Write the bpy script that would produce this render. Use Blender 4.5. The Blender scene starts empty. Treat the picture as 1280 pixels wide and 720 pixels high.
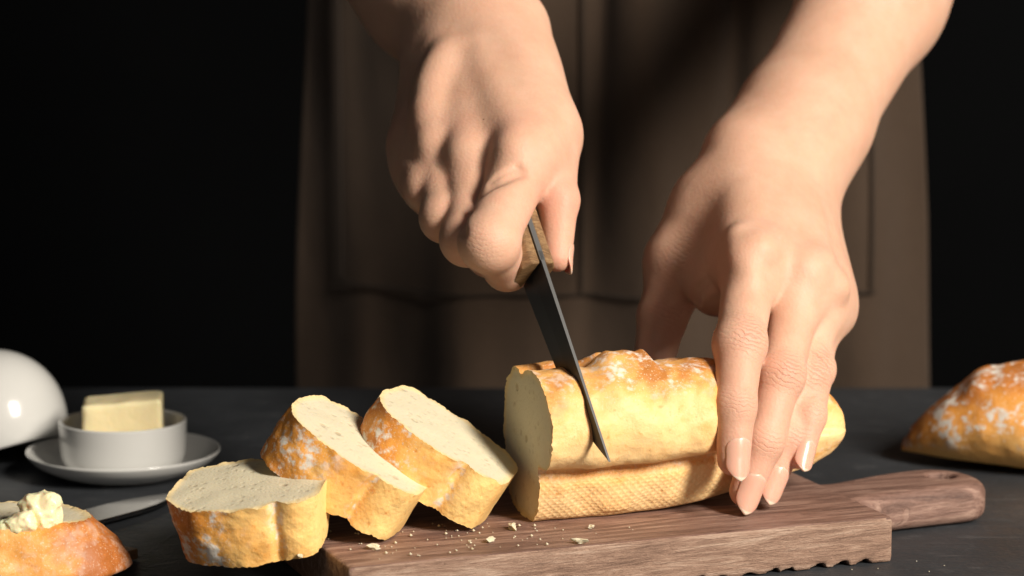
import bpy, bmesh, math, random
import numpy as np
from mathutils import Vector, Matrix, noise as mn
R = math.radians
sc = bpy.context.scene
col = sc.collection
random.seed(4)

# ------------------------------------------------------------------ camera
PIT = R(8.8); FPX = 3556.; CH = .243; CYY = -1.052
cd = bpy.data.cameras.new('camera'); cam = bpy.data.objects.new('camera', cd); col.objects.link(cam)
cam.location = (0, CYY, CH); cam.rotation_euler = (R(90) - PIT, 0, 0)
cd.lens = 100; cd.sensor_width = 36; cd.clip_end = 50; cd.clip_start = .02
cd.dof.use_dof = True; cd.dof.focus_distance = .955; cd.dof.aperture_fstop = 11
sc.camera = cam
# ------------------------------------------------------------------ world and lamps
w = bpy.data.worlds.new('World'); sc.world = w; w.use_nodes = True
w.node_tree.nodes['Background'].inputs[0].default_value = (.55, .6, .7, 1)
w.node_tree.nodes['Background'].inputs[1].default_value = .017
def area(name, az, el, dist, sx, sy, power, colr, target=(0, -.04, .05)):
    d = bpy.data.lights.new(name, 'AREA'); d.shape = 'RECTANGLE'; d.size = sx; d.size_y = sy
    d.energy = power; d.color = colr
    o = bpy.data.objects.new(name, d); col.objects.link(o)
    t = Vector(target)
    v = Vector((math.sin(R(az)) * math.cos(R(el)), -math.cos(R(az)) * math.cos(R(el)), math.sin(R(el))))
    o.location = t + v * dist
    o.rotation_euler = v.to_track_quat('Z', 'Y').to_euler()
    return o
area('key_lamp', 44, 30, 1.6, .32, .58, 46, (1, .915, .80))
area('fill_lamp', -15, 30, 1.8, .8, .8, 1.4, (1, .93, .86))
sc.view_settings.view_transform = 'Standard'; sc.view_settings.look = 'None'
sc.view_settings.exposure = 0; sc.view_settings.gamma = 1
sc.render.engine = 'CYCLES'
try:
    sc.cycles.use_denoising = True; sc.cycles.denoiser = 'OPENIMAGEDENOISE'
    sc.cycles.max_bounces = 6; sc.cycles.sample_clamp_indirect = 4
except Exception: pass

# ------------------------------------------------------------------ measuring: a picture point at a known distance -> place
def ray(px, py):
    x = (px - 640) / FPX; y = (360 - py) / FPX
    c, s = math.cos(PIT), math.sin(PIT)
    return np.array((x, c + y * s, -s + y * c))
def P(px, py, Y):           # Y in cm
    d = ray(px, py); t = (Y * .01 - CYY) / d[1]
    return np.array((d[0] * t, Y * .01, CH + d[2] * t))
def G(px, py, z=0.):        # z in cm
    d = ray(px, py); t = (z * .01 - CH) / d[2]
    return np.array((d[0] * t, CYY + d[1] * t, z * .01))

# ------------------------------------------------------------------ object helpers
def tag(o, label=None, cat=None, group=None, kind=None):
    if label: o['label'] = label
    if cat: o['category'] = cat
    if group: o['group'] = group
    if kind: o['kind'] = kind
    return o
def empty(name, loc=(0, 0, 0)):
    o = bpy.data.objects.new(name, None); col.objects.link(o); o.location = loc; o.empty_display_size = .02
    return o
def mesh_obj(name, v, f, mat=None, parent=None, attrs=None, smooth=True):
    me = bpy.data.meshes.new(name)
    me.from_pydata([tuple(p) for p in v] if not isinstance(v, np.ndarray) else v.tolist(), [], f if isinstance(f, list) else f.tolist())
    if smooth: me.polygons.foreach_set('use_smooth', [True] * len(me.polygons))
    for k, a in (attrs or {}).items():
        a = np.asarray(a, dtype=np.float32)
        at = me.attributes.new(k, 'FLOAT', 'POINT'); at.data.foreach_set('value', a)
    me.update()
    o = bpy.data.objects.new(name, me); col.objects.link(o)
    if mat: me.materials.append(mat)
    if parent:
        o.parent = parent
        o.matrix_parent_inverse = Matrix.Translation(-Vector(parent.location))
    return o

# ------------------------------------------------------------------ node helper
class M:
    def __init__(s, name, base=(.5, .5, .5), rough=.5, **kw):
        s.m = bpy.data.materials.new(name); s.m.use_nodes = True
        s.t = s.m.node_tree; s.b = s.t.nodes['Principled BSDF']
        s.b.inputs['Base Color'].default_value = (*base, 1); s.b.inputs['Roughness'].default_value = rough
        for k, v in kw.items(): s.b.inputs[k.replace('_', ' ')].default_value = v
    def n(s, typ, ins=None, **pr):
        nd = s.t.nodes.new('ShaderNode' + typ)
        for k, v in pr.items(): setattr(nd, k, v)
        for k, v in (ins or {}).items(): s.put(nd, k, v)
        return nd
    def put(s, nd, k, v):
        i = nd.inputs[k]
        if isinstance(v, bpy.types.NodeSocket): s.t.links.new(v, i)
        elif isinstance(v, bpy.types.Node): s.t.links.new(v.outputs[0], i)
        else: i.default_value = v
    def co(s, sc_=(1, 1, 1), rot=(0, 0, 0), kind='Object'):
        c = s.n('TexCoord')
        mp = s.n('Mapping', {'Vector': c.outputs[kind], 'Scale': sc_, 'Rotation': rot}); return mp.outputs[0]
    def noise(s, scale, detail=4, rough=.55, vec=None, dist=0):
        nd = s.n('TexNoise', {'Scale': scale, 'Detail': detail, 'Roughness': rough, 'Distortion': dist})
        s.put(nd, 'Vector', vec if vec is not None else s.co()); return nd.outputs['Fac']
    def vor(s, scale, vec=None, feature='F1'):
        nd = s.n('TexVoronoi', {'Scale': scale}, feature=feature)
        s.put(nd, 'Vector', vec if vec is not None else s.co()); return nd.outputs['Distance']
    def ramp(s, fac, stops):
        nd = s.n('ValToRGB', {'Fac': fac}); e = nd.color_ramp.elements
        while len(e) < len(stops): e.new(.5)
        for i, (p, c) in enumerate(stops):
            e[i].position = p; e[i].color = (*c, 1) if isinstance(c, tuple) else (c, c, c, 1)
        return nd.outputs['Color']
    def mix(s, f, a, b, mode='MIX'):
        nd = s.n('Mix', data_type='RGBA', blend_type=mode)
        s.put(nd, 0, f)
        for i, v in ((6, a), (7, b)):
            if isinstance(v, tuple): v = (*v, 1)
            s.put(nd, i, v)
        return nd.outputs[2]
    def math(s, op, a, b=0., c=None, clamp=False):
        nd = s.n('Math', operation=op, use_clamp=clamp); s.put(nd, 0, a); s.put(nd, 1, b)
        if c is not None: s.put(nd, 2, c)
        return nd.outputs[0]
    def attr(s, name): return s.n('Attribute', attribute_name=name).outputs['Fac']
    def sm(s, x, lo, hi):
        nd = s.n('MapRange', {'Value': x, 'From Min': lo, 'From Max': hi}, interpolation_type='SMOOTHSTEP'); return nd.outputs[0]
    def bump(s, h, dist, strength=1., prev=None):
        nd = s.n('Bump', {'Height': h, 'Distance': dist, 'Strength': strength})
        if prev is not None: s.put(nd, 'Normal', prev)
        return nd.outputs[0]
    def set(s, **kw):
        for k, v in kw.items(): s.put(s.b, k.replace('_', ' '), v)
        return s

# ------------------------------------------------------------------ materials
def crust_mat(name, pale, gold, brown, flour_amt, av_shift=0.):
    m = M(name, rough=.62)
    av, aw = m.attr('av'), m.attr('waffle')
    n1 = m.noise(55, 5, .6); n2 = m.noise(170, 4, .6); n3 = m.noise(420, 3, .6)
    f = m.math('ADD', m.math('MULTIPLY_ADD', n1, 1.3, -.65), m.math('ADD', av, av_shift))
    f = m.math('ADD', f, m.math('MULTIPLY_ADD', n2, .5, -.25))
    c = m.ramp(f, [(0., pale), (.42, tuple(.5 * (a + b) for a, b in zip(pale, gold))), (.68, gold), (1., brown)])
    # mottling
    c = m.mix(m.sm(n3, .58, .80), c, (gold[0] * .85, gold[1] * .7, gold[2] * .6), 'MIX')
    # tray mesh pattern on the underside
    s_, a_ = m.attr('sl'), m.attr('arc')
    k = 2 * math.pi / .0027
    w1 = m.math('SINE', m.math('MULTIPLY', m.math('ADD', s_, a_), k))
    w2 = m.math('SINE', m.math('MULTIPLY', m.math('SUBTRACT', s_, a_), k))
    wf = m.math('MULTIPLY', m.math('MAXIMUM', w1, w2), aw)
    c = m.mix(m.math('MULTIPLY', m.sm(wf, .3, 1.), .20), c, tuple(x * y for x, y in zip(gold, (.95, .8, .7))))
    # flour dust lying on the crust
    fn = m.math('ADD', m.noise(85, 6, .72), m.math('MULTIPLY_ADD', m.noise(380, 2, .5), .5, -.25))
    ff = m.math('MULTIPLY', m.sm(fn, .50, .66), m.attr('flour'))
    ff = m.math('MULTIPLY', ff, flour_amt, clamp=True)
    c = m.mix(ff, c, (.80, .74, .66))
    spk = m.math('MULTIPLY', m.sm(m.noise(1500, 2, .6), .60, .68), m.math('MULTIPLY_ADD', m.attr('flour'), .5, .12))
    c = m.mix(spk, c, (.86, .76, .58))
    dk = m.math('MULTIPLY', m.sm(m.noise(260, 3, .7, m.co((1, 1, 2.2))), .62, .70), .22)
    c = m.mix(dk, c, (gold[0] * .85, gold[1] * .72, gold[2] * .6))
    b = m.bump(n1, .0008, .25); b = m.bump(n2, .0005, .35, b); b = m.bump(m.noise(900, 4, .65), .00028, .7, b)
    b = m.bump(wf, .00012, .6, b)
    m.set(Base_Color=c, Normal=b, Roughness=m.math('MULTIPLY_ADD', ff, .25, .52))
    m.b.inputs['Subsurface Weight'].default_value = .08; m.b.inputs['Subsurface Scale'].default_value = .003
    m.b.inputs['Subsurface Radius'].default_value = (1, .5, .2)
    return m.m
MAT_crust_loaf = crust_mat('loaf_crust', (.95, .665, .33), (.86, .46, .14), (.52, .20, .045), .8, -.22)
MAT_crust_slice = crust_mat('slice_crust', (.98, .66, .25), (.90, .40, .075), (.60, .20, .03), 1.1, .02)
MAT_crust_front = crust_mat('dark_gold_crust', (.86, .48, .15), (.76, .30, .05), (.42, .13, .025), .35, .1)
MAT_crust_right = crust_mat('floury_crust', (.94, .56, .19), (.86, .37, .07), (.56, .19, .03), 1.15, .1)
def crumb_mat():
    m = M('bread_crumb', rough=.9)
    warp = m.n('Mix', {0: .12}, data_type='VECTOR') if False else None
    v1 = m.vor(330); v2 = m.vor(760); v3 = m.vor(120); n = m.noise(90, 5, .6)
    big = m.math('MULTIPLY', m.math('SUBTRACT', 1., m.sm(v3, .10, .22)), m.sm(m.noise(75, 2, .5), .50, .58))
    mid = m.math('MULTIPLY', m.math('SUBTRACT', 1., m.sm(v1, .12, .38)), m.sm(n, .36, .6))
    fine = m.math('SUBTRACT', 1., m.sm(v2, .1, .5))
    pores = m.math('MAXIMUM', big, m.math('MULTIPLY_ADD', mid, .45, m.math('MULTIPLY', fine, .13)), clamp=True)
    c = m.mix(m.math('MULTIPLY', pores, .55), (.66, .59, .42), (.42, .31, .17))
    c = m.mix(m.math('MULTIPLY', m.sm(m.attr('rim'), .88, 1.), .8), c, (.80, .58, .26))
    h = m.math('SUBTRACT', 1., pores)
    b = m.bump(h, .0007, .6); b = m.bump(m.noise(1200, 3, .7), .00018, .6, b)
    m.set(Base_Color=c, Normal=b)
    m.b.inputs['Subsurface Weight'].default_value = .25; m.b.inputs['Subsurface Scale'].default_value = .004
    m.b.inputs['Subsurface Radius'].default_value = (1, .7, .4)
    return m.m
MAT_crumb = crumb_mat()
def wood_mat(name, dark, mid, light, along=(1, 9, 9), sc_=18, bump=.0004, rough=.5):
    m = M(name, rough=rough)
    v = m.co(along)
    n1 = m.noise(sc_, 6, .6, v, 1.6); n2 = m.noise(sc_ * 7, 4, .65, v, .4); v3 = m.co(tuple(a * (1 if i == 0 else 2) for i, a in enumerate(along)))
    fib = m.noise(sc_ * 22, 3, .7, v3)
    f = m.math('ADD', m.math('MULTIPLY_ADD', n1, 1.5, -.25), m.math('MULTIPLY_ADD', n2, .5, -.25))
    c = m.ramp(f, [(.18, dark), (.5, mid), (.85, light)])
    c = m.mix(m.math('MULTIPLY', m.sm(fib, .5, .72), .45), c, light)
    c = m.mix(m.math('MULTIPLY', m.sm(m.noise(sc_ * 5, 2, .5, m.co(tuple(a * (.5 if i == 0 else 3) for i, a in enumerate(along)))), .58, .64), .6), c, dark)
    scar = m.sm(m.noise(sc_ * 1.4, 1, .4, m.co((2.2, 26, 2.2), (0, 0, 1.1)), .3), .665, .685)
    if name == 'walnut_wood': c = m.mix(m.math('MULTIPLY', scar, .30), c, light)
    b = m.bump(fib, bump, .6); b = m.bump(n2, bump * 2, .4, b)
    if name == 'walnut_wood': b = m.bump(scar, -.0004, .6, b)
    m.set(Base_Color=c, Normal=b, Roughness=m.math('MULTIPLY_ADD', n2, .25, rough - .1))
    return m.m
MAT_walnut = wood_mat('walnut_wood', (.085, .042, .032), (.225, .125, .095), (.46, .30, .235))
MAT_walnut_side = wood_mat('walnut_rough_edge', (.17, .095, .065), (.36, .22, .155), (.60, .43, .33), bump=.0009, rough=.75, sc_=26)
MAT_handle = wood_mat('knife_handle_wood', (.10, .05, .022), (.26, .145, .062), (.42, .27, .13), sc_=60, rough=.45)
MAT_spat = wood_mat('pale_brown_wood', (.14, .07, .03), (.30, .17, .08), (.42, .27, .14), sc_=25)
def slate():
    m = M('dark_slate', rough=.6)
    n1 = m.noise(7, 6, .65, m.co((1, 1.6, 1)), .6); n2 = m.noise(60, 6, .7); n3 = m.noise(420, 3, .6)
    c = m.ramp(n1, [(.25, (.019, .022, .026)), (.55, (.033, .037, .043)), (.8, (.054, .059, .066))])
    c = m.mix(m.math('MULTIPLY', m.sm(n2, .56, .72), .4), c, (.085, .086, .090))
    scr = m.sm(m.noise(28, 2, .5, m.co((1, 14, 1), (0, 0, .3)), 1.), .64, .70)
    c = m.mix(m.math('MULTIPLY', scr, .35), c, (.11, .11, .115))
    b = m.bump(n2, .0012, .6); b = m.bump(n3, .0005, .6, b); b = m.bump(n1, .004, .4, b)
    m.set(Base_Color=c, Normal=b, Roughness=m.math('MULTIPLY_ADD', n2, .35, .38)); return m.m
MAT_slate = slate()
MAT_ceramic = M('white_glazed_ceramic', (.64, .64, .62), .16, Coat_Weight=.35, Coat_Roughness=.05).m
def butter():
    m = M('butter', (.93, .76, .42), .42)
    n = m.noise(120, 4, .6)
    m.set(Base_Color=m.mix(m.math('MULTIPLY', n, .5), (.97, .83, .52), (.92, .74, .40)), Normal=m.bump(n, .0012, .5))
    m.b.inputs['Subsurface Weight'].default_value = .4; m.b.inputs['Subsurface Scale'].default_value = .006
    m.b.inputs['Subsurface Radius'].default_value = (1, .7, .3); return m.m
MAT_butter = butter()
def soft_butter():
    m = M('soft_butter', (.93, .82, .52), .35)
    m.set(Normal=m.bump(m.noise(300, 4, .6), .0006, .5))
    m.b.inputs['Subsurface Weight'].default_value = .4; m.b.inputs['Subsurface Scale'].default_value = .005; return m.m
MAT_soft = soft_butter()
def steel(name, base, rough, metal=1.):
    m = M(name, base, rough, Metallic=metal)
    m.set(Normal=m.bump(m.noise(900, 2, .5, m.co((1, .05, .05))), .00008, .4)); return m.m
MAT_steel = steel('polished_steel', (.30, .30, .30), .12)
MAT_blade = steel('dark_carbon_steel', (.010, .011, .015), .42, .2)
MAT_spine = steel('ground_steel_spine', (.20, .20, .20), .42)
def skin():
    m = M('skin', rough=.56)
    red = m.attr('red'); n1 = m.noise(60, 6, .68); n2 = m.noise(160, 4, .6)
    c = m.ramp(n1, [(.3, (.60, .355, .242)), (.7, (.69, .435, .312))])
    c = m.mix(m.math('MULTIPLY', m.math('ADD', red, m.math('MULTIPLY_ADD', n2, .5, -.25)), .75, clamp=True), c, (.70, .28, .21))
    # knuckle creases
    cu, cm_ = m.attr('crease'), m.attr('crease_mask')
    warp = m.math('MULTIPLY_ADD', m.noise(230, 4, .65), 17., -8.5)
    wv = m.math('SINE', m.math('ADD', m.math('MULTIPLY', cu, 2 * math.pi / .0017), warp))
    wv = m.math('MULTIPLY', m.sm(wv, .1, 1.), cm_)
    c = m.mix(m.math('MULTIPLY', wv, .32, clamp=True), c, (.55, .24, .16))
    pores = m.vor(900); fine = m.noise(700, 3, .6, m.co((1, 1, .6)))
    b = m.bump(m.math('MULTIPLY', wv, -1.), .0006, .7)
    b = m.bump(pores, .00012, .5, b); b = m.bump(fine, .00012, .45, b); b = m.bump(n2, .0010, .2, b)
    m.set(Base_Color=c, Normal=b)
    i = m.b.inputs
    i['Subsurface Weight'].default_value = .35; i['Subsurface Scale'].default_value = .0035
    i['Subsurface Radius'].default_value = (1, .36, .18); i['Specular IOR Level'].default_value = .32
    return m.m
MAT_skin = skin()
def nail():
    m = M('fingernail', rough=.26)
    t = m.attr('nt'); e = m.attr('ne')
    c = m.mix(m.sm(t, .0, .16), (.74, .46, .36), (.74, .39, .29))
    c = m.mix(m.sm(m.math('MULTIPLY_ADD', m.math('MULTIPLY', e, e), .05, t), .89, .94), c, (.80, .59, .46))
    c = m.mix(m.math('MULTIPLY', m.sm(e, .8, 1.), .4), c, (.72, .34, .26))
    m.set(Base_Color=c, Normal=m.bump(m.noise(300, 2, .5), .0003, .2))
    m.b.inputs['Subsurface Weight'].default_value = .3; m.b.inputs['Subsurface Scale'].default_value = .003
    return m.m
MAT_nail = nail()
def cloth(name, c1, c2, sc_=900):
    m = M(name, rough=.9)
    s_, t_ = m.n('SeparateXYZ', {'Vector': m.co()}), None
    wx = m.math('SINE', m.math('MULTIPLY', s_.outputs[0], 2 * math.pi / .0011))
    wz = m.math('SINE', m.math('MULTIPLY', s_.outputs[2], 2 * math.pi / .0011))
    n = m.noise(30, 5, .6); n2 = m.noise(sc_, 3, .7, m.co((1, 1, .25)))
    c = m.mix(n2, c1, c2); c = m.mix(m.math('MULTIPLY', n, .35), c, tuple(x * .7 for x in c1))
    b = m.bump(m.math('MULTIPLY', wx, wz), .0003, .5); b = m.bump(n, .003, .4, b)
    m.set(Base_Color=c, Normal=b); m.b.inputs['Sheen Weight'].default_value = .15
    return m.m
MAT_apron = cloth('brown_linen', (.044, .0245, .0125), (.068, .040, .0225))
MAT_thread = M('dark_thread', (.022, .014, .009), .9).m
MAT_shirt = cloth('black_cotton', (.012, .012, .013), (.02, .02, .022))
def wallm():
    m = M('dark_wall', rough=.9, Specular_IOR_Level=.08)
    m.set(Base_Color=m.ramp(m.noise(3, 5, .6), [(.3, (.0055, .0058, .0065)), (.7, (.0078, .0083, .0090))])); return m.m
MAT_wall = wallm()

# ------------------------------------------------------------------ setting
def box(name, lo, hi, mat, bev=0., parent=None):
    bm = bmesh.new(); bmesh.ops.create_cube(bm, size=1)
    for v in bm.verts: v.co = Vector([(lo[i] + hi[i]) / 2 + v.co[i] * (hi[i] - lo[i]) for i in range(3)])
    if bev: bmesh.ops.bevel(bm, geom=bm.edges[:], offset=bev, segments=3, affect='EDGES', profile=.5)
    me = bpy.data.meshes.new(name); bm.to_mesh(me); bm.free(); me.materials.append(mat)
    o = bpy.data.objects.new(name, me); col.objects.link(o)
    if parent: o.parent = parent; o.matrix_parent_inverse = Matrix.Translation(-Vector(parent.location))
    return o
tag(box('tabletop', (-1.1, -.75, -.03), (1.1, .222, 0), MAT_slate, .002), kind='structure')
wl = tag(box('wall', (-4, -.05, -1.2), (4, .05, 2.6), MAT_wall), kind='structure')
wl.location = (0, 1.9, 0); wl.rotation_euler = (0, 0, R(-24))

# ------------------------------------------------------------------ implicit surfaces
def surface_nets(f, o, h):
    s = f < 0
    nx, ny, nz = f.shape
    c = s[:-1, :-1, :-1].astype(np.int8)
    tot = np.zeros((nx - 1, ny - 1, nz - 1), np.int8)
    for i in (0, 1):
        for j in (0, 1):
            for k in (0, 1):
                tot += s[i:nx - 1 + i, j:ny - 1 + j, k:nz - 1 + k]
    act = (tot > 0) & (tot < 8)
    idx = -np.ones(act.shape, np.int64); cells = np.argwhere(act); idx[act] = np.arange(len(cells))
    acc = np.zeros((len(cells), 3)); cnt = np.zeros(len(cells))
    ci, cj, ck = cells.T
    corners = [(i, j, k) for i in (0, 1) for j in (0, 1) for k in (0, 1)]
    for a in corners:
        for ax in range(3):
            if a[ax]: continue
            b = list(a); b[ax] = 1
            fa = f[ci + a[0], cj + a[1], ck + a[2]]; fb = f[ci + b[0], cj + b[1], ck + b[2]]
            m = (fa < 0) != (fb < 0)
            t = np.where(m, fa / np.where(m, fa - fb, 1), 0)
            p = np.array(a, float)[None] + 0 * acc; p[:, ax] += t
            acc[m] += p[m]; cnt[m] += 1
    v = (cells + acc / cnt[:, None]) * h + np.array(o)
    fs = []
    for ax in range(3):
        u_, w_ = [(1, 2), (2, 0), (0, 1)][ax]
        sl0 = [slice(None)] * 3; sl1 = [slice(None)] * 3; sl0[ax] = slice(0, -1); sl1[ax] = slice(1, None)
        a, b = s[tuple(sl0)], s[tuple(sl1)]
        e = np.argwhere(a != b)
        ok = (e[:, u_] > 0) & (e[:, w_] > 0) & (e[:, u_] < f.shape[u_] - 1) & (e[:, w_] < f.shape[w_] - 1)
        e = e[ok]; ins = a[tuple(e.T)]
        def id_(du, dw):
            q = e.copy(); q[:, u_] -= du; q[:, w_] -= dw; return idx[tuple(q.T)]
        q = np.stack([id_(0, 0), id_(1, 0), id_(1, 1), id_(0, 1)], 1)
        q[~ins] = q[~ins][:, ::-1]
        fs.append(q)
    return v, np.concatenate(fs)
class Grid:
    def __init__(s, lo, hi, h):
        s.lo = np.array(lo, float); s.h = h
        s.n = [int(math.ceil((hi[i] - lo[i]) / h)) + 1 for i in range(3)]
        s.ax = [(s.lo[i] + h * np.arange(s.n[i])).astype(np.float32) for i in range(3)]
        s.cache = {}
    def new(s): return np.full(s.n, .02, np.float32)
    def win(s, lo, hi):
        sl = []
        for i in range(3):
            a = max(0, int((lo[i] - s.lo[i]) / s.h)); b = min(s.n[i], int((hi[i] - s.lo[i]) / s.h) + 2)
            sl.append(slice(min(a, s.n[i]), max(a, b)))
        return tuple(sl)
    def pts(s, sl): return s.ax[0][sl[0]][:, None, None], s.ax[1][sl[1]][None, :, None], s.ax[2][sl[2]][None, None, :]
def smin(a, b, k):
    if k <= 0: return np.minimum(a, b)
    h = np.maximum(k - np.abs(a - b), 0) / k
    return np.minimum(a, b) - h * h * k * .25
def cone(g, F, a, b, ra, rb, k, flat=None):
    """smooth-union a tapered capsule a-b into field F; flat=(dir, factor) squashes it along dir"""
    a = np.asarray(a, float); b = np.asarray(b, float); mg = max(ra, rb) * (1.0 if not flat else 1.0) + .016
    sl = g.win(np.minimum(a, b) - mg, np.maximum(a, b) + mg)
    X, Y, Z = g.pts(sl)
    if X.size == 0 or Y.size == 0 or Z.size == 0: return
    ab = b - a; L2 = max(float(ab @ ab), 1e-12)
    px, py, pz = X - a[0], Y - a[1], Z - a[2]
    t = np.clip((px * ab[0] + py * ab[1] + pz * ab[2]) / L2, 0, 1)
    dx, dy, dz = px - t * ab[0], py - t * ab[1], pz - t * ab[2]
    if flat:
        n, q = flat; dn = dx * n[0] + dy * n[1] + dz * n[2]; e = dn * (1 / q - 1)
        dx = dx + e * n[0]; dy = dy + e * n[1]; dz = dz + e * n[2]
    d = np.sqrt(dx * dx + dy * dy + dz * dz) - (ra + (rb - ra) * t)
    if flat: d = d * min(1, (1 + flat[1]) / 2)
    F[sl] = smin(F[sl], d.astype(np.float32), k)
def nz(v): v = np.asarray(v, float); return v / np.linalg.norm(v)

# ------------------------------------------------------------------ bread
def catmull(pts, n):
    pts = np.array(pts, float); m = len(pts)
    seg = np.linalg.norm(np.roll(pts, -1, 0) - pts, axis=1); cum = np.concatenate([[0], np.cumsum(seg)])
    out = []
    for q in np.arange(n) / n * cum[-1]:
        i = min(np.searchsorted(cum, q, 'right') - 1, m - 1); t = (q - cum[i]) / seg[i]
        p0, p1, p2, p3 = pts[i - 1], pts[i], pts[(i + 1) % m], pts[(i + 2) % m]
        out.append(.5 * ((2 * p1) + (-p0 + p2) * t + (2 * p0 - 5 * p1 + 4 * p2 - p3) * t * t + (-p0 + 3 * p1 - 3 * p2 + p3) * t ** 3))
    return np.array(out), cum[-1]
def nv(p, s, seed=0.): return mn.noise(Vector((p[0] * s + seed, p[1] * s + seed * 1.7, p[2] * s - seed)))
PROFILE = [(-1.0, .12), (0, 0), (.75, .03), (1.1, .35), (1.35, .9), (1.45, 1.45), (1.28, 1.80), (1.42, 1.98), (2.0, 2.05), (2.4, 2.4), (2.58, 3.0), (2.5, 3.7),
           (2.15, 4.4), (1.5, 4.95), (.7, 5.18), (0, 5.12), (-.45, 4.88), (-.8, 5.12), (-1.35, 5.0), (-1.9, 4.3), (-2.15, 3.3), (-2.1, 2.2), (-1.9, 1.2), (-1.5, .45)]
def bread(root, profile, stations, shape, mat, cap0=True, cap1=True, N=200, seed=0., xf=None, flour=lambda s, u, v: 1., rough=.045, waffle_v=1.9, center=(.2, 2.9), crumb_dome=0., waffle=1., toast=lambda s, u, v: 0.):
    """crust swept along local x (cm); shape(s,u,v)->(x,u,v). Local frame: x axis, -y = u, z = v"""
    prof, per = catmull(profile, N)
    vmax = prof[:, 1].max()
    rows, av, wf, fl, sl_, arc, ts = [], [], [], [], [], [], []
    for s in stations:
        row = []
        for j, (u, v) in enumerate(prof):
            x, uu, vv = shape(s, u, v)
            d = nv((x, uu, vv), .9, seed) * rough * 2.2 + nv((x, uu, vv), 2.6, seed + 5) * rough * .6 + nv((x, uu, vv), 7., seed + 9) * rough * .25
            du, dv = u - center[0], v - center[1]; L = math.hypot(du, dv) or 1
            uu += du / L * d; vv += dv / L * d
            if v < .25: vv -= dv / L * d * .7
            if cap0 or cap1:
                we = math.exp(-(s - stations[0]) / .12) * cap0 - math.exp(-(stations[-1] - s) / .12) * cap1
                if abs(we) > .02: x += we * (nv((uu, vv, s), 1.5, seed + 60) * .09 + abs(nv((uu, vv, s), 7., seed + 66)) * .10)
            row.append((x, -uu, vv)); av.append(v / vmax); sl_.append(x * .01); arc.append(j / N * per * .01)
            ts.append(toast(s, u, v)); wf.append(waffle * (1 - sstep(7.5, 9.5, s)) if (v < waffle_v and u > -2.2 and v > 0) else 0.); fl.append(max(0, flour(x, u, v)))
        rows.append(row)
    V = np.array([p for r in rows for p in r]) * .01
    F = []
    for i in range(len(stations) - 1):
        for j in range(N):
            a, b = i * N + j, i * N + (j + 1) % N
            F.append((a, a + N, b + N, b))
    tf = (lambda Q: Q) if xf is None else (lambda Q: np.array([tuple(xf @ Vector(q)) for q in Q]))
    if not cap1:   # close the nose
        c = V[-N:].mean(0); V = np.vstack([V, c]); F += [((len(stations) - 1) * N + j, len(V) - 1, (len(stations) - 1) * N + (j + 1) % N) for j in range(N)]
        for lst, x in ((av, .5), (ts, 0), (wf, 0), (fl, 0), (sl_, 0), (arc, 0)): lst.append(x)
    if not cap0:
        c = V[:N].mean(0); V = np.vstack([V, c]); F += [(j, (j + 1) % N, len(V) - 1) for j in range(N)]
        for lst, x in ((av, .5), (ts, 0), (wf, 0), (fl, 0), (sl_, 0), (arc, 0)): lst.append(x)
    o = mesh_obj('crust', tf(V), F, mat, root, dict(av=np.array(av) + np.array(ts), waffle=wf, flour=fl, sl=sl_, arc=arc))
    for which, on in ((0, cap0), (1, cap1)):
        if not on: continue
        ring = np.array(rows[0 if which == 0 else -1]); sgn = -1 if which == 0 else 1
        xm = ring[:, 0].mean(); c = np.array([xm, -center[0], center[1]])
        K = 26; vs, rim = [], []
        for k in range(K):
            t = k / K; t2 = t
            for p in ring:
                q = p + (c - p) * t2; q[0] = xm + (p[0] - xm) * math.exp(-t * 30)
                inset = (1 - math.exp(-t * 22)) * (.02)
                dd = (nv(q, 1.2, seed + 20) * .04) * min(1, t * 14) * (1 - t * .3)
                vs.append((q[0] + sgn * (dd - inset + crumb_dome * t), q[1], q[2])); rim.append(1 - t)
        vs.append((c[0] + sgn * (crumb_dome - .02), c[1], c[2])); rim.append(0)
        fs = []
        for k in range(K - 1):
            for j in range(N):
                a, b = k * N + j, k * N + (j + 1) % N
                f = (a, b, b + N, a + N); fs.append(f if which == 1 else f[::-1])
        for j in range(N):
            f = ((K - 1) * N + j, (K - 1) * N + (j + 1) % N, len(vs) - 1); fs.append(f if which == 1 else f[::-1])
        mesh_obj('crumb', tf(np.array(vs) * .01), fs, MAT_crumb, root, dict(rim=rim))
    return o
def frame(loc, yaw, tilt=0., roll=0.):
    return Matrix.Translation(Vector(loc)) @ Matrix.Rotation(R(roll), 4, 'X') @ Matrix.Rotation(R(yaw), 4, 'Z') @ Matrix.Rotation(R(-tilt), 4, 'Y')
ZB = 1.6     # board top, cm

PROFILE_S = [p for p in PROFILE if p not in ((-.45, 4.88), (-.8, 5.12))]; PROFILE_S.insert(-5, (-.55, 5.02)); PROFILE_S.insert(-5, (-.85, 5.10))
swap = {(.75, .03): (1.2, .04), (1.1, .35): (1.65, .4), (1.35, .9): (1.95, .95), (1.45, 1.45): (2.0, 1.5), (1.28, 1.80): (1.90, 1.85), (1.42, 1.98): (2.02, 2.02), (2.0, 2.05): (2.2, 2.12)}
PROFILE_S = [swap.get(p, p) for p in PROFILE_S]; PROFILE_S = [(a * .93, b * .75 if b < 2.05 else 1.54 + (b - 2.05) * 1.163) for a, b in PROFILE_S if (a, b) not in ((-.55, 5.02), (-.85, 5.10), (0, 5.12))]
PROFILE_S = [(a * 1.07, b + .1) if a > 1 and b > 4.2 else (a, b) for a, b in PROFILE_S]
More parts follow.
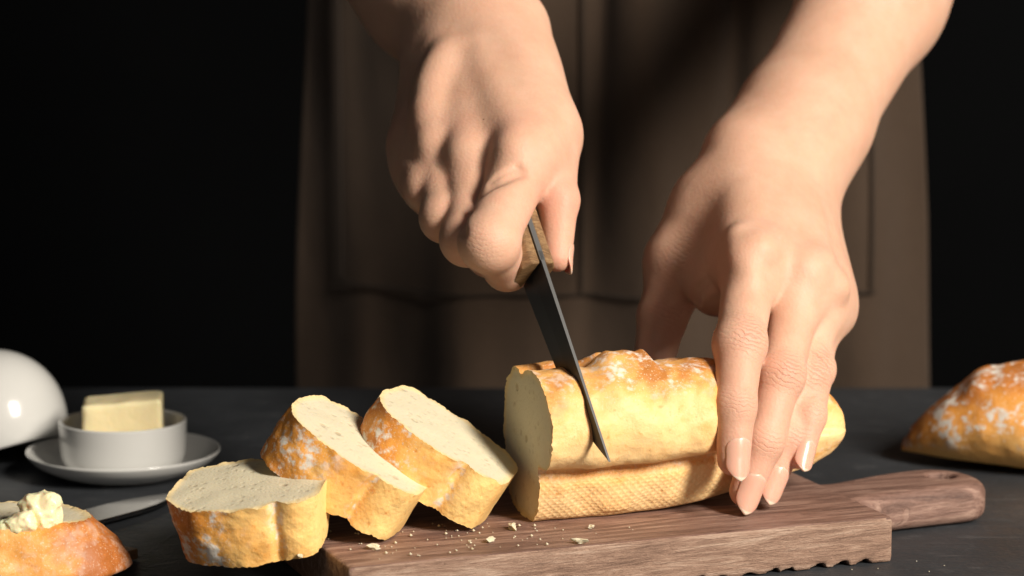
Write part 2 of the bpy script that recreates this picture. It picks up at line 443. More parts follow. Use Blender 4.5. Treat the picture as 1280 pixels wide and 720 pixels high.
# the loaf being cut
LOAF_YAW = 19.8
loaf_at = G(656, 657, ZB)
LX = Matrix.Translation(Vector((loaf_at[0], loaf_at[1] + .012, ZB * .01))) @ Matrix.Rotation(R(LOAF_YAW), 4, 'Z')
def sstep(a, b, x):
    t = min(1, max(0, (x - a) / (b - a))); return t * t * (3 - 2 * t)
def loaf_shape(s, u, v):
    L = 12.05
    k = (max(0, 1 - (s / L) ** 4.2)) ** .52           # overall taper to the nose
    te = sstep(6.2, 8.6, s)
    if te > 0:
        an = math.atan2(v - 2.7, u - .2); u += te * (.2 + 2.3 * math.cos(an) - u); v += te * (2.6 + 2.5 * math.sin(an) - v)
    f = 1 - .16 * sstep(5.5, 7.2, s) * sstep(1.9, 2.4, v) * sstep(0., 1., u) - .46 * sstep(6, 8, s) * (1 - .6 * sstep(10., 11.6, s)) * sstep(0, 1, u)   # upper lobe ends before the hand
    cz = 2.35; v = v + .24 * sstep(3, 9, s)
    uu = u * (k * .9 + .1 * k) * f; vv = cz + (v - cz) * k
    # torn ear of the score on top
    e = sstep(2.1, 2.9, s) * (1 - sstep(4.25, 4.6, s)) * math.exp(-((u + .1) / 1.1) ** 2) * sstep(4.3, 5., v)
    vv += .50 * e + .03 * e * math.sin(s * 9)
    d = sstep(4.5, 4.8, s) * (1 - sstep(7., 9., s)) * math.exp(-((u + .9) / .8) ** 2) * sstep(4.2, 5., v)
    vv -= .25 * d
    return s, uu, vv
loaf = tag(empty('bread_loaf', loaf_at), 'half cut golden baguette held by the hand on the walnut board under the knife', 'bread')
st = list(np.linspace(0, 8, 90)) + list(8 + 4.05 * np.sin(np.linspace(0, 1, 56)[1:] * math.pi / 2))
bread(loaf, PROFILE, st, loaf_shape, MAT_crust_loaf, True, False, xf=LX, seed=3.,
      flour=lambda s, u, v: sstep(4., 5., v) * (.55 + .6 * sstep(2, 3, s) * (1 - sstep(4.5, 7, s))) + .5 * math.exp(-((v - 1.75) / .2) ** 2) * (u > 0), rough=.06,
      toast=lambda s, u, v: (.38 * math.exp(-((v - 1.62) / .38) ** 2) + .16 * (v < 1.7)) * (u > 0) + .55 * sstep(3.0, 4.3, s) * (1 - sstep(4.4, 4.7, s)) * sstep(4.6, 5.1, v) + .25 * sstep(5, 6.5, s) * sstep(4.4, 5., v))

# fallen slices
def slice_shape(th, bulge=.0, us=1., tap=0.):
    def f(s, u, v):
        t = s / th; e = min(t, 1 - t)
        k = 1 + .012 * math.sin(t * math.pi)
        k2 = 1 - tap * (1 - t)
        return s, u * k * us * k2, 2.6 + (v - 2.6) * k2
    return f
fl_slice = lambda s, u, v: sstep(2.0, 3.6, v) * 1.0 + .9 * math.exp(-((v - 1.38) / .2) ** 2) * (u > 0)
def slice_(label, th, M4, seed, us=1., tap=0.):
    root = tag(empty('bread_slice', M4.translation), label, 'bread slice', 'slices fallen from the loaf')
    bread(root, PROFILE_S, list(np.linspace(0, th, 40)), slice_shape(th, us=us, tap=tap), MAT_crust_slice, True, True, xf=M4, seed=seed, flour=fl_slice, rough=.06, waffle=.3, waffle_v=1.4)
    return root
S3 = frame((-.0098, -.1085, .0165), -14, 57)
S2 = frame((-.0385, -.1245, .0165), -14, 57)
S1 = frame((-.0580, -.1405, .0185), -8, 96, 10)
slice_('bread slice leaning nearest the loaf, propped on the middle slice', 1.95, S3, 11.)
slice_('middle bread slice, leaning on the slice lying flat, floury orange crust', 1.95, S2, 23.)
slice_('bread slice lying flat with its cut face up at the end of the board', 2.15, S1, 37., tap=.13)

# ------------------------------------------------------------------ cutting board
BA = R(21)
bO = G(1117, 646, ZB); bO[2] = 0
board = tag(empty('cutting_board', bO), 'walnut cutting board with a holed handle lying on the dark table', 'cutting board')
def to_board(V):
    c, s = math.cos(BA), math.sin(BA)
    return np.stack([bO[0] + V[:, 0] * c - V[:, 1] * s, bO[1] + V[:, 0] * s + V[:, 1] * c, V[:, 2]], 1)
def poly_sdf(X, Y, poly):
    d = np.full(np.broadcast(X, Y).shape, 1e9); s = np.ones_like(d); n = len(poly)
    for i in range(n):
        a, b = np.array(poly[i]), np.array(poly[i - 1]); e = b - a
        wx, wy = X - a[0], Y - a[1]
        t = np.clip((wx * e[0] + wy * e[1]) / (e @ e), 0, 1)
        d = np.minimum(d, (wx - e[0] * t) ** 2 + (wy - e[1] * t) ** 2)
        c1 = Y >= a[1]; c2 = Y < b[1]; c3 = e[0] * wy > e[1] * wx
        fl = (c1 & c2 & c3) | (~c1 & ~c2 & ~c3); s = np.where(fl, -s, s)
    return s * np.sqrt(d)
def plate(poly, z0, z1, rnd, h, extra=None):
    P_ = np.array(poly); m = .004
    g = Grid((P_[:, 0].min() - m, P_[:, 1].min() - m, z0 - m), (P_[:, 0].max() + m, P_[:, 1].max() + m, z1 + m), h)
    X, Y, Z = g.pts((slice(None),) * 3)
    d2 = poly_sdf(X[..., 0], Y[..., 0], poly)[:, :, None]
    dz = np.abs(Z - (z0 + z1) / 2) - (z1 - z0) / 2
    a, b = d2 + rnd, dz + rnd
    F = np.sqrt(np.maximum(a, 0) ** 2 + np.maximum(b, 0) ** 2) + np.minimum(np.maximum(a, b), 0) - rnd
    F = F.astype(np.float32) + 0 * X
    if extra: F = extra(F, X, Y, Z)
    return surface_nets(F, g.lo, h)
BW, BL = .115, .196
def notches(F, X, Y, Z):     # ribbed lower front edge
    rn = random.Random(5)
    for k in range(22):
        cx = -.012 - k * .0088 + rn.uniform(-.0016, .0016); q = rn.uniform(.75, 1.3)
        c = np.sqrt(((X - cx - Z * .9) / (.0024 * q)) ** 2 + ((Z - .0000) / (.0015 * q)) ** 2) - 1
        c = np.maximum(c * .003, Y - .014)
        F = np.maximum(F, -c - 0 * Y)
    return F
def board_obj(name, V, F, mats):
    o = mesh_obj(name, V, F, None, None)       # mesh in board coordinates so grain runs along it
    for m in mats: o.data.materials.append(m)
    o.parent = board; o.rotation_euler = (0, 0, BA)
    return o
V, F = plate([(-BL, 0), (0, 0), (0, BW), (-BL, BW)], 0., .016, .0013, .0011, notches)
o = board_obj('board', V, F, [MAT_walnut, MAT_walnut_side])
nrm = np.zeros(len(o.data.polygons) * 3); o.data.polygons.foreach_get('normal', nrm); nrm = nrm.reshape(-1, 3)
o.data.polygons.foreach_set('material_index', (np.abs(nrm[:, 2]) < .6).astype(int).tolist())
# handle outline: waisted neck, broad round end
hp = [(-.004, .075), (-.004, .030), (.006, .0315), (.02, .035), (.04, .0365), (.052, .0370), (.059, .040), (.0625, .046), (.063, .055), (.0605, .063), (.055, .0685), (.046, .0705), (.03, .0685), (.012, .063), (.004, .0615), (0., .0640)]
hp_old = [(-.004, .088), (-.004, .026), (.012, .0300), (.03, .0345), (.055, .036), (.085, .0345), (.098, .0345), (.1045, .0385), (.107, .046), (.107, .056), (.104, .0655), (.096, .070), (.08, .0700), (.05, .0660), (.02, .0620), (.006, .064)]
hc = (.0500, .0555)
def hole(F, X, Y, Z):
    c = np.sqrt((X - hc[0]) ** 2 + (Y - hc[1]) ** 2) - .0052
    return np.maximum(F, -(c + 0 * Z))
hp2, _ = catmull(np.array(hp) * 100, 90); hp2 = hp2 / 100
V, F = plate([tuple(p) for p in hp2], .0004, .0150, .0048, .0010, hole)
board_obj('handle', V, F, [MAT_walnut])

# ------------------------------------------------------------------ butter dish
def lathe(name, prof, center, mat, parent=None, n=128, xf=None):
    vs, fs = [], []
    for r, z in prof:
        for i in range(n):
            a = 2 * math.pi * i / n; vs.append((r * math.cos(a), r * math.sin(a), z))
    for k in range(len(prof) - 1):
        for i in range(n):
            a, b = k * n + i, k * n + (i + 1) % n; fs.append((a, b, b + n, a + n))
    V = np.array(vs) * .01
    if xf is not None: V = np.array([tuple(xf @ Vector(q)) for q in V])
    V = V + np.array(center); return mesh_obj(name, V, fs, mat, parent)
def smooth_open(pts, n):
    pts = np.array(pts, float); out = []
    m = len(pts)
    for i in range(m - 1):
        p0, p1, p2, p3 = pts[max(i - 1, 0)], pts[i], pts[i + 1], pts[min(i + 2, m - 1)]
        for t in np.linspace(0, 1, n, endpoint=False):
            out.append(.5 * ((2 * p1) + (-p0 + p2) * t + (2 * p0 - 5 * p1 + 4 * p2 - p3) * t * t + (-p0 + 3 * p1 - 3 * p2 + p3) * t ** 3))
    out.append(pts[-1]); return [tuple(p) for p in out]
DY = 4.1
dc = P(154.5, 590, DY); dc[2] = 0
saucer = lathe('saucer', smooth_open([(.001, .32), (1.6, .32), (2.4, .36), (3.0, .52), (3.5, .80), (3.72, .98), (3.79, .97), (3.74, .84), (3.4, .52), (2.7, .16), (2.3, .06), (2.2, 0), (2.0, 0), (1.9, .12), (.001, .14)], 6), (0, 0, 0), MAT_ceramic)
saucer.location = dc
tag(saucer, 'small round white saucer under the butter bowl', 'saucer')
bowl = lathe('butter_bowl', smooth_open([(.001, .25), (1.6, .25), (2.15, .38), (2.27, .75), (2.32, 1.7), (2.36, 1.80), (2.43, 1.84), (2.49, 1.80), (2.50, 1.70), (2.46, .8), (2.40, .35), (2.25, .08), (2.0, 0), (.001, .02)], 6), (0, 0, 0), MAT_ceramic)
bowl.location = (dc[0], dc[1], .0034)
tag(bowl, 'straight sided white ceramic bowl holding the butter block', 'bowl')
# the block of butter
def butter_block():
    bm = bmesh.new(); bmesh.ops.create_cube(bm, size=1)
    for v in bm.verts: v.co = Vector((v.co.x * .0308, v.co.y * .021, v.co.z * .024))
    bmesh.ops.subdivide_edges(bm, edges=bm.edges[:], cuts=14, use_grid_fill=True)
    for v in bm.verts:
        p = v.co.copy(); q = Vector((max(-.0142, min(.0142, p.x)), max(-.0093, min(.0093, p.y)), max(-.0108, min(.0108, p.z))))
        d = p - q
        if d.length > 1e-7 : v.co = q + d.normalized() * min(d.length, .0012)
        v.co += Vector([mn.noise(p * 160 + Vector((i * 9, 2, 3))) * .0004 for i in range(3)]) + Vector((0, 0, .0008 * math.sin(p.x * 110)))
    me = bpy.data.meshes.new('butter_block'); bm.to_mesh(me); bm.free(); me.materials.append(MAT_butter)
    me.polygons.foreach_set('use_smooth', [True] * len(me.polygons))
    o = bpy.data.objects.new('butter_block', me); col.objects.link(o)
    o.location = (dc[0] + .0005, dc[1] - .001, .0034 + .0026 + .0125); o.rotation_euler = (0, R(-.6), R(5)); return o
tag(butter_block(), 'pale yellow rectangular butter block standing in the white bowl', 'butter')
# cloche lid: dome with a real rim and wall thickness, leaning on the saucer edge
lc = P(-7, 527, 7.2)
RL, HC = 2.92, 1.25
pr = []
a0 = math.acos(HC / RL)
for t in np.linspace(0, math.pi - a0, 40): pr.append((max(.001, RL * math.sin(t)), RL * math.cos(t)))
rr, zz = pr[-1]
pr += [(rr - .05, zz - .07), (rr - .16, zz - .05)]
for t in np.linspace(math.pi - a0, 0, 40): pr.append((max(.001, (RL - .22) * math.sin(t)), (RL - .22) * math.cos(t) + .0))
lidx = Matrix.Rotation(R(-17), 4, 'Y') @ Matrix.Rotation(R(-13), 4, 'X')
lid = empty('cloche_lid', lc); tag(lid, 'glossy white dome lid of the butter dish leaning beside the saucer', 'lid')
lathe('dome', pr, lc, MAT_ceramic, lid, 128, lidx)
kp = smooth_open([(.25, 2.85), (.28, 3.1), (.45, 3.3), (.5, 3.5), (.35, 3.68), (.001, 3.72)], 5)
lathe('knob', kp, lc, MAT_ceramic, lid, 48, lidx)

# ------------------------------------------------------------------ table knife behind the fallen slices
ka, kb = G(96, 668, .0), G(238, 630, .0)
kd = nz(kb - ka); kn = np.array((-kd[1], kd[0], 0))
tk = tag(empty('table_knife', ka), 'steel butter knife lying on the table behind the flat slice', 'knife')
def strip(name, pts, mat, parent):  # pts: list of (center, halfwidth vec, thickness bottom z, top z)
    vs, fs = [], []
    for c, hw, z0, z1 in pts:
        for sgn, z in ((-1, z0), (1, z0), (1, z1), (-1, z1)):
            q = c + hw * sgn; vs.append((q[0], q[1], z))
    for i in range(len(pts) - 1):
        for j in range(4):
            a, b = i * 4 + j, i * 4 + (j + 1) % 4; fs.append((a, b, b + 4, a + 4))
    fs.append((3, 2, 1, 0)); n = len(vs); fs.append((n - 4, n - 3, n - 2, n - 1))
    o = mesh_obj(name, np.array(vs), fs, mat, parent, smooth=False)
    bv = o.modifiers.new('bevel', 'BEVEL'); bv.width = .0004; bv.segments = 2
    return o
pts = []
for t in np.linspace(0, 1, 14):
    wd = .0085 * (1 - max(0, (t - .75) / .25) ** 2 * .85); pts.append((kb + kd * (-.115 + .115 * t) + kn * .008, kn * wd, .0012, .0030))
strip('blade', pts, MAT_steel, tk)
pts = []
for t in np.linspace(0, 1, 10):
    pts.append((kb + kd * (-.205 + .09 * t) + kn * .008, kn * (.0065 - .0025 * t), .0004, .0062 - .002 * t))
strip('handle', pts, MAT_steel, tk)

# ------------------------------------------------------------------ buttered piece in front at left, on a thin wooden server
sp0 = G(60, 712, 0)
server = tag(empty('wooden_server', sp0), 'thin brown wooden serving board under the buttered bread', 'serving board')
tip = G(172, 689, .3); tip[2] = 0
dr = nz(np.array((-1., -.18, 0))); nn_ = np.array((-dr[1], dr[0], 0))
pts = []
for t in np.linspace(0, 1, 24):
    wd = .036 * (math.sin(min(1, t * 2.2) * math.pi / 2)) ** .9 + .0005
    pts.append((tip + dr * (.16 * t), nn_ * wd, .0004, .0040))
vs = strip('board', pts, MAT_spat, server)

FP = [(-5.2, .0), (-4.6, -1.3), (-3.2, -2.1), (-1.2, -2.6), (1., -2.65), (2.8, -2.2), (4.2, -1.3), (5.0, -.1), (4.7, 1.2), (3.2, 2.1), (1., 2.5), (-1.5, 2.4), (-3.6, 1.9), (-4.8, 1.0)]
fb = G(-42, 658, 2.2)
FPp = [(v_, u_) for u_, v_ in FP]  # u toward viewer, v along table
def front_shape(s, u, v):
    t = s / 2.1
    k = .80 + .26 * math.cos(t * math.pi / 2) ** .8
    k *= 1 - .16 * (1 - min(1, t / .2)) ** 2
    return s, u * k, v * k
fbx = Matrix.Translation(Vector((fb[0], fb[1], .0045))) @ Matrix.Rotation(R(7), 4, 'Z') @ Matrix.Rotation(R(-90), 4, 'Y')
fbx = fbx @ Matrix.Diagonal((1, 1, -1, 1))
froot = tag(empty('buttered_bread', (fb[0], fb[1], .0045)), 'piece of bread spread with butter in the lower left corner', 'bread')
def fshape2(s, u, v):
    x, a, b = front_shape(s, u, v); return x, a, b
bread(froot, FPp, list(np.linspace(0, 2.1, 36)), fshape2, MAT_crust_front, True, True, xf=fbx, seed=51., flour=lambda s, u, v: .55, rough=.11, waffle_v=-9, center=(0, 0))
for o in froot.children:      # mirrored frame: turn the faces back out
    o.data.flip_normals()
def blob(name, label, cat, c, lobes, seed, parent=None):
    g = Grid(np.array(c) - .02, np.array(c) + .02, .0007); F = g.new()
    for (x, y, z, r) in lobes: cone(g, F, np.array(c) + (x, y, z), np.array(c) + (x + .0003, y, z), r, r, .0035)
    X, Y, Z = g.pts((slice(None),) * 3)
    F += (.0003 * np.sin(X * 900 + seed) * np.sin(Y * 800) * np.sin(Z * 850 + seed)).astype(np.float32)
    V, Fc = surface_nets(F, g.lo, .0007)
    V = np.array([p + np.array([mn.noise(Vector(p * 250) + Vector((i * 7, seed, 1))) * .0011 + mn.noise(Vector(p * 700) + Vector((i * 5, 3, seed))) * .0006 for i in range(3)]) for p in V])
    return mesh_obj(name, V, Fc, MAT_soft, parent)
b1 = P(48, 640, fb[1] * 100 - .8)
o = blob('butter_lump', '', '', b1, [(0, 0, 0, .0048), (.002, 0, .0026, .0042), (-.0035, 0, .0022, .003), (.0046, -.001, .0036, .0024), (.003, 0, -.003, .0042), (-.001, 0, -.004, .0045)], 2)
tag(o, 'larger soft lump of butter on the buttered bread', 'butter')
b2 = P(20, 658, fb[1] * 100 - 1.5)
o = blob('butter_lump', '', '', b2, [(0, 0, 0, .0035), (.004, 0, .001, .003), (-.004, 0, -.001, .0026), (.002, 0, .003, .0016)], 5)
tag(o, 'smaller soft dab of butter at the near edge of the bread', 'butter')

# ------------------------------------------------------------------ floury baguette at right
rb = G(1135, 578, 0)
rroot = tag(empty('baguette', rb), 'floury orange baguette lying behind the board at the right edge', 'bread')
RP = [(-1.6, .1), (0, 0), (1.5, .12), (2.5, .7), (2.9, 1.7), (2.7, 2.7), (2.0, 3.6), (1.0, 4.05), (.2, 4.1), (-.2, 3.85), (-.7, 4.05), (-1.7, 3.6), (-2.6, 2.6), (-2.8, 1.5), (-2.4, .6)]
def rshape(s, u, v):
    L = 5.4
    t = min(1, s / L); k = .10 + .90 * math.sin(t * math.pi / 2) ** .80
    if s <= .001: k = .06
    elif s < .25: k *= .75
    cz = 1.0 * k + .3 * (1 - t)
    vv = cz + (v - 1.0) * k
    e = sstep(2.2, 2.9, s) * sstep(2.8, 3.9, v) * (1 - sstep(3.0, 3.8, s)) * .22
    e2 = sstep(4.6, 6., s) * sstep(3.2, 4.0, v) * .5 * (1 if u < 0 else .3)
    return s, u * k, vv + e + e2
rx = Matrix.Translation(Vector((rb[0] - .002, rb[1] + .004, .0012))) @ Matrix.Rotation(R(-14), 4, 'Z')
bread(rroot, RP, [0, .04, .12, .22, .34] + list(np.linspace(.45, 16, 150)), rshape, MAT_crust_right, False, True, xf=rx, seed=71.,
      flour=lambda s, u, v: sstep(.6, 1.6, v) * .95, rough=.035, waffle_v=.4, center=(0, 1.9))

# ------------------------------------------------------------------ crumbs
def crumb_mesh(seed, r):
    bm = bmesh.new(); bmesh.ops.create_icosphere(bm, subdivisions=2, radius=r)
    for v in bm.verts: v.co *= 1 + 1.1 * mn.noise(v.co / r * 1.3 + Vector((seed, seed, 0)))
    me = bpy.data.meshes.new('bread_crumb'); bm.to_mesh(me); bm.free(); me.materials.append(MAT_crumb); return me
BIG = [(468, 687, .0022, 'pale crumb in front of the middle slice'), (613, 678, .0021, 'golden crumb between the leaning slice and the board edge'), (640, 662, .0025, 'flaky crumb at the near left corner of the loaf'),
       (725, 680, .0023, 'golden crumb in front of the loaf below the knife'), (739, 661, .0014, 'small pale crumb close to the loaf front'), (375, 697, .0014, 'small crumb beside the lying flat slice')]
for i, (px, py, r, lb) in enumerate(BIG):
    o = bpy.data.objects.new('bread_crumb', crumb_mesh(i * 3.1, r * .75)); col.objects.link(o)
    p = G(px, py, ZB); o.location = (p[0], p[1], ZB * .01 + r * .45); o.scale = (1.3, .8, .6); o.rotation_euler = (0, 0, i)
    tag(o, lb, 'crumb', 'crumbs on the board')
vs, fs = [], []
for i in range(120):
    px = random.gauss(560, 110); py = random.uniform(655, 700)
    p = G(px, py, ZB)
    # keep on the board
    c, s = math.cos(BA), math.sin(BA); lx = (p[0] - bO[0]) * c + (p[1] - bO[1]) * s; ly = -(p[0] - bO[0]) * s + (p[1] - bO[1]) * c
    if not (-BL + .004 < lx < -.004 and .003 < ly < BW - .004): continue
    r = random.choice([.00025, .0003, .0004, .0005, .0007]); b = len(vs)
    for d in ((1, 0, 0), (-.8, .2, 0), (0, 1, .1), (0, -.9, 0), (0, .1, .9), (.1, 0, -.6)):
        vs.append((p[0] + d[0] * r, p[1] + d[1] * r, ZB * .01 + .0002 + r * .5 + d[2] * r))
    for f in ((0, 2, 4), (2, 1, 4), (1, 3, 4), (3, 0, 4), (2, 0, 5), (1, 2, 5), (3, 1, 5), (0, 3, 5)): fs.append(tuple(b + k for k in f))
for i in range(90):
    p = G(random.uniform(380, 1240), random.uniform(655, 719), 0)
    c, s = math.cos(BA), math.sin(BA); ly = -(p[0] - bO[0]) * s + (p[1] - bO[1]) * c
    if ly > -.003: continue
    r = random.choice([.0002, .0003]); b = len(vs)
    for d in ((1, 0, 0), (-.8, .2, 0), (0, 1, .1), (0, -.9, 0), (0, .1, .9), (.1, 0, -.6)):
        vs.append((p[0] + d[0] * r, p[1] + d[1] * r, .0002 + d[2] * r + r * .5))
    for f in ((0, 2, 4), (2, 1, 4), (1, 3, 4), (3, 0, 4), (2, 0, 5), (1, 2, 5), (3, 1, 5), (0, 3, 5)): fs.append(tuple(b + k for k in f))
tag(mesh_obj('fine_crumbs', np.array(vs), fs, MAT_crumb), 'fine bread crumbs sprinkled over the cutting board', 'crumbs', kind='stuff')

# ------------------------------------------------------------------ kitchen knife
KT = P(762, 577, -13.0)            # tip, spine side
KB = P(679, 326, -8.6)             # where spine meets the handle
kd = nz(KT - KB); KL = np.linalg.norm(KT - KB)
ke = np.array((-.40, .71, -.58)); ke = nz(ke - kd * (ke @ kd))     # spine -> edge
kw = np.cross(kd, ke)
knife = tag(empty('kitchen_knife', KB), 'dark bladed kitchen knife with wooden handle cutting into the loaf', 'knife')
def bl(t, e, wv): return KB + kd * t + ke * e + kw * wv
def blade():
    vs, fs = [], []; n = 40
    for i in range(n + 1):
        t = -.004 + (KL + .004) * i / n; q = max(0, (t - KL * .62) / (KL * .38)); wd = .0170 * (1 - .45 * max(0, t) / KL) * (1 - q ** 1.8) + .0002
        th = .0007 * (1 - .45 * max(0, t) / KL)
        for e, wv in ((0, -th), (0, th), (wd * .5, th * .75), (wd, 0), (wd * .5, -th * .75)): vs.append(bl(t, e, wv))
    for i in range(n):
        for j in range(5):
            a, b = i * 5 + j, i * 5 + (j + 1) % 5; fs.append((a, b, b + 5, a + 5))
    fs.append((4, 3, 2, 1, 0)); m = len(vs); fs.append(tuple(range(m - 5, m)))
    o = mesh_obj('blade', np.array(vs), fs, MAT_blade, knife, smooth=False)
    o.data.materials.append(MAT_spine)
    for k in range(n): o.data.polygons[k * 5].material_index = 1
    bmx = bmesh.new(); bmx.from_mesh(o.data); bmesh.ops.recalc_face_normals(bmx, faces=bmx.faces[:]); bmx.to_mesh(o.data); bmx.free()
blade()
def prism(name, sec, t0, t1, mat, parent, bev=.0008):
    vs = [bl(t0, e, w_) for e, w_ in sec] + [bl(t1, e, w_) for e, w_ in sec]; n = len(sec)
    fs = [(i, (i + 1) % n, (i + 1) % n + n, i + n) for i in range(n)] + [tuple(range(n))[::-1], tuple(range(n, 2 * n))]
    o = mesh_obj(name, np.array(vs), fs, mat, parent, smooth=False)
    bmx = bmesh.new(); bmx.from_mesh(o.data); bmesh.ops.recalc_face_normals(bmx, faces=bmx.faces[:]); bmx.to_mesh(o.data); bmx.free()
    if bev: b = o.modifiers.new('bevel', 'BEVEL'); b.width = bev; b.segments = 3
    return o
HL = .060
prism('tang', [(0, -.0009), (0, .0009), (.0172, .0009), (.0172, -.0009)], -HL, -.0005, MAT_spine, knife, 0)
for sg in (-1, 1):
    prism('handle_scale', [(.0005, sg * .00095), (.0005, sg * .0042), (.0045, sg * .0066), (.0130, sg * .0066), (.0170, sg * .0036), (.0170, sg * .00095)], -HL, .0005, MAT_handle, knife)

# ------------------------------------------------------------------ person
person = empty('person', (0, .32, 0))
tag(person, 'person in a brown apron slicing the loaf, one hand gripping the knife', 'person')
JOINTS = []     # (pos, axis, dorsal, radius, strength) for creases
TIPS = []       # for nails
REDS = []
def hand(g, fingers, palm, arm, extra):
    base = g.new()
    for a, b, ra, rb_, k, *fl in arm: cone(g, base, a, b, ra, rb_, k, fl[0] if fl else None)
    for a, b, ra, rb_, k, *fl in palm: cone(g, base, a, b, ra, rb_, k, fl[0] if fl else None)
    out = None
    for (pts_, rs, k_root) in fingers:
        fg = g.new()
        for i in range(len(pts_) - 1):
            a, b = pts_[i], pts_[i + 1]
            cone(g, fg, a, b, rs[i], rs[i + 1], .003)
            if i in (1, 2):   # pulp between the joints is slimmer than the knuckle
                pass
        for i in (1,):
            if i < len(pts_) - 1: cone(g, fg, pts_[i], pts_[i] + 1e-5, rs[i] * (1.02 if i == 1 else 1.), rs[i] * (1.02 if i == 1 else 1.), .004)
        h = smin(base, fg, k_root)
        out = h if out is None else smin(out, h, .0012)
    for a, b, ra, rb_, k in extra: cone(g, out, a, b, ra, rb_, k)
    return out
cm = .01
def chain(px): return [P(*p) for p in px]
# ---- left hand (at the right of the picture), palm over the loaf
LH = dict(
    index=([(940, 322, -4.9), (925, 430, -8.3), (919, 508, -9.75), (917, 574, -10.3)], (.98, .84, .70, .57)),
    middle=([(1001, 345, -4.4), (975, 470, -7.7), (954, 553, -8.9), (932, 614, -9.3)], (.95, .78, .69, .57)),
    ring=([(1020, 360, -3.2), (1009, 474, -6.5), (984, 547, -7.9), (962, 606, -8.5)], (.90, .70, .62, .52)),
    pinky=([(1026, 380, -2.0), (1019, 462, -5.9), (1012, 520, -7.5), (1001, 570, -8.3)], (.78, .62, .56, .46)))
wristL = P(965, 222, 2.0); armL = P(1091, 0, 9.5); elbL = P(1225, -260, 22)
thumbL = chain([(900, 268, -.2), (851, 328, -.8), (828, 396, -1.6), (815, 462, -2.4)])
def cmr(t): return [x * cm for x in t]
fL = [(chain(v[0]), cmr(v[1]), .010) for v in LH.values()]
fL[3] = (fL[3][0], fL[3][1], .008)
fL.append((thumbL, cmr((1.30, 1.05, .90, .72)), .011))
vdir = nz(np.array((0, -1., .35)))
# dorsal direction of the left palm
Lx = nz(P(*LH['pinky'][0][0]) - P(*LH['index'][0][0])); Lf = nz(P(*LH['middle'][0][0]) - wristL); Ld = nz(np.cross(Lf, Lx))
if Ld @ np.array((0, -1, .6)) < 0: Ld = -Ld
palL = []
for k_, off, r0, r1 in (('index', -1.25, 1.35, 1.12), ('middle', -.45, 1.5, 1.10), ('ring', .4, 1.5, 1.05), ('pinky', .9, 1.2, .90)):
    m = P(*LH[k_][0][0]); palL.append((wristL + Lx * off * cm, m - Ld * .0015, r0 * cm, r1 * cm, .008))
palL.append((wristL - Lx * .009, thumbL[0] + 0, .0150, .0140, .012))
palL.append((thumbL[0], thumbL[1], .0140, .0108, .012))
mm = (P(*LH['middle'][0][0]) + P(*LH['ring'][0][0])) / 2 - Ld * .005
palL.append((wristL + (mm - wristL) * .1, wristL + (mm - wristL) * .80, .024, .027, .016, (Ld, .50)))
palL.append((P(893, 262, .2), P(925, 335, -3.6) - Ld * .006, .0125, .0105, .012))      # web muscle
palL.append((P(862, 322, -1.2), P(915, 345, -3.6) - Ld * .008, .0085, .0085, .008))
aL = [(wristL, armL, .0225, .0265, .01, (nz(np.array((.25, -.8, .5))), .86)), (armL, elbL, .0265, .038, .012), (wristL + (armL - wristL) * -.02, wristL + (armL - wristL) * .3, .0235, .0245, .01)]
eL = []
for k_ in ('index', 'middle', 'ring', 'pinky'):
    m = P(*LH[k_][0][0]); r = LH[k_][1][0] * cm
    s0 = wristL + (m - wristL) * .40
    eL.append((s0 + Ld * .0125, m + Ld * (r + .0009), .0017, .0022, .0055))
    eL.append((m + Ld * .0046, m + Ld * .0046, r * .78, r * .78, .004))
lo = np.min([p for f in fL for p in f[0]] + [wristL, armL - .03], 0) - .022; hi = np.max([p for f in fL for p in f[0]] + [wristL, armL + .03], 0) + .022
hi[2] = armL[2] + .035; hi[1] = armL[1] + .06; hi[0] = armL[0] + .055
HVOX = .00095
gL = Grid(lo, hi, HVOX)
FL = hand(gL, fL, palL, aL, eL)
# ---- right hand (at the left of the picture), fist round the knife handle
RHp = dict(
    index=([(660, 193, -5.6), (611, 303, -9.2), (634, 334, -7.2), (664, 312, -4.9)], (1.04, .94, .80, .66)),
    middle=([(596, 194, -4.4), (584, 299, -7.7), (612, 318, -5.7), (646, 296, -3.8)], (.98, .84, .78, .64)),
    ring=([(553, 188, -3.3), (556, 272, -6.3), (585, 288, -4.6), (620, 270, -3.0)], (.93, .78, .72, .6)),
    pinky=([(526, 184, -2.2), (533, 236, -4.7), (555, 250, -3.4), (588, 240, -2.0)], (.84, .68, .62, .52)))
wristR = P(592, 48, 1.6); armR = P(540, -10, 5.2); elbR = P(270, -330, 19)
thumbR = chain([(640, 105, -.6), (680, 172, -3.6), (698, 250, -6.2), (697, 322, -7.4)])
fR = [(chain(v[0]), cmr(v[1]), .010) for v in RHp.values()]
fR.append((thumbR, cmr((1.22, .97, .71, .50)), .009))
Rx = nz(P(*RHp['pinky'][0][0]) - P(*RHp['index'][0][0])); Rf = nz(P(*RHp['middle'][0][0]) - wristR); Rd = nz(np.cross(Rf, Rx))
if Rd @ np.array((0, -1, .6)) < 0: Rd = -Rd
palR = []
for k_, off, r0, r1 in (('index', -1.2, 1.45, 1.20), ('middle', -.4, 1.6, 1.15), ('ring', .4, 1.55, 1.10), ('pinky', .95, 1.3, .95)):
    m = P(*RHp[k_][0][0]); palR.append((wristR + Rx * off * cm, m - Rd * .0015, r0 * cm, r1 * cm, .008))
palR.append((wristR - Rx * .008, thumbR[0], .0155, .0135, .012))
mm = (P(*RHp['middle'][0][0]) + P(*RHp['ring'][0][0])) / 2 - Rd * .005 - Rx * .003
palR.append((wristR + (mm - wristR) * .1, wristR + (mm - wristR) * .84, .025, .028, .012, (Rd, .60)))
mm = (P(*RHp['index'][0][0]) * .6 + P(*RHp['middle'][0][0]) * .4) - Rd * .003
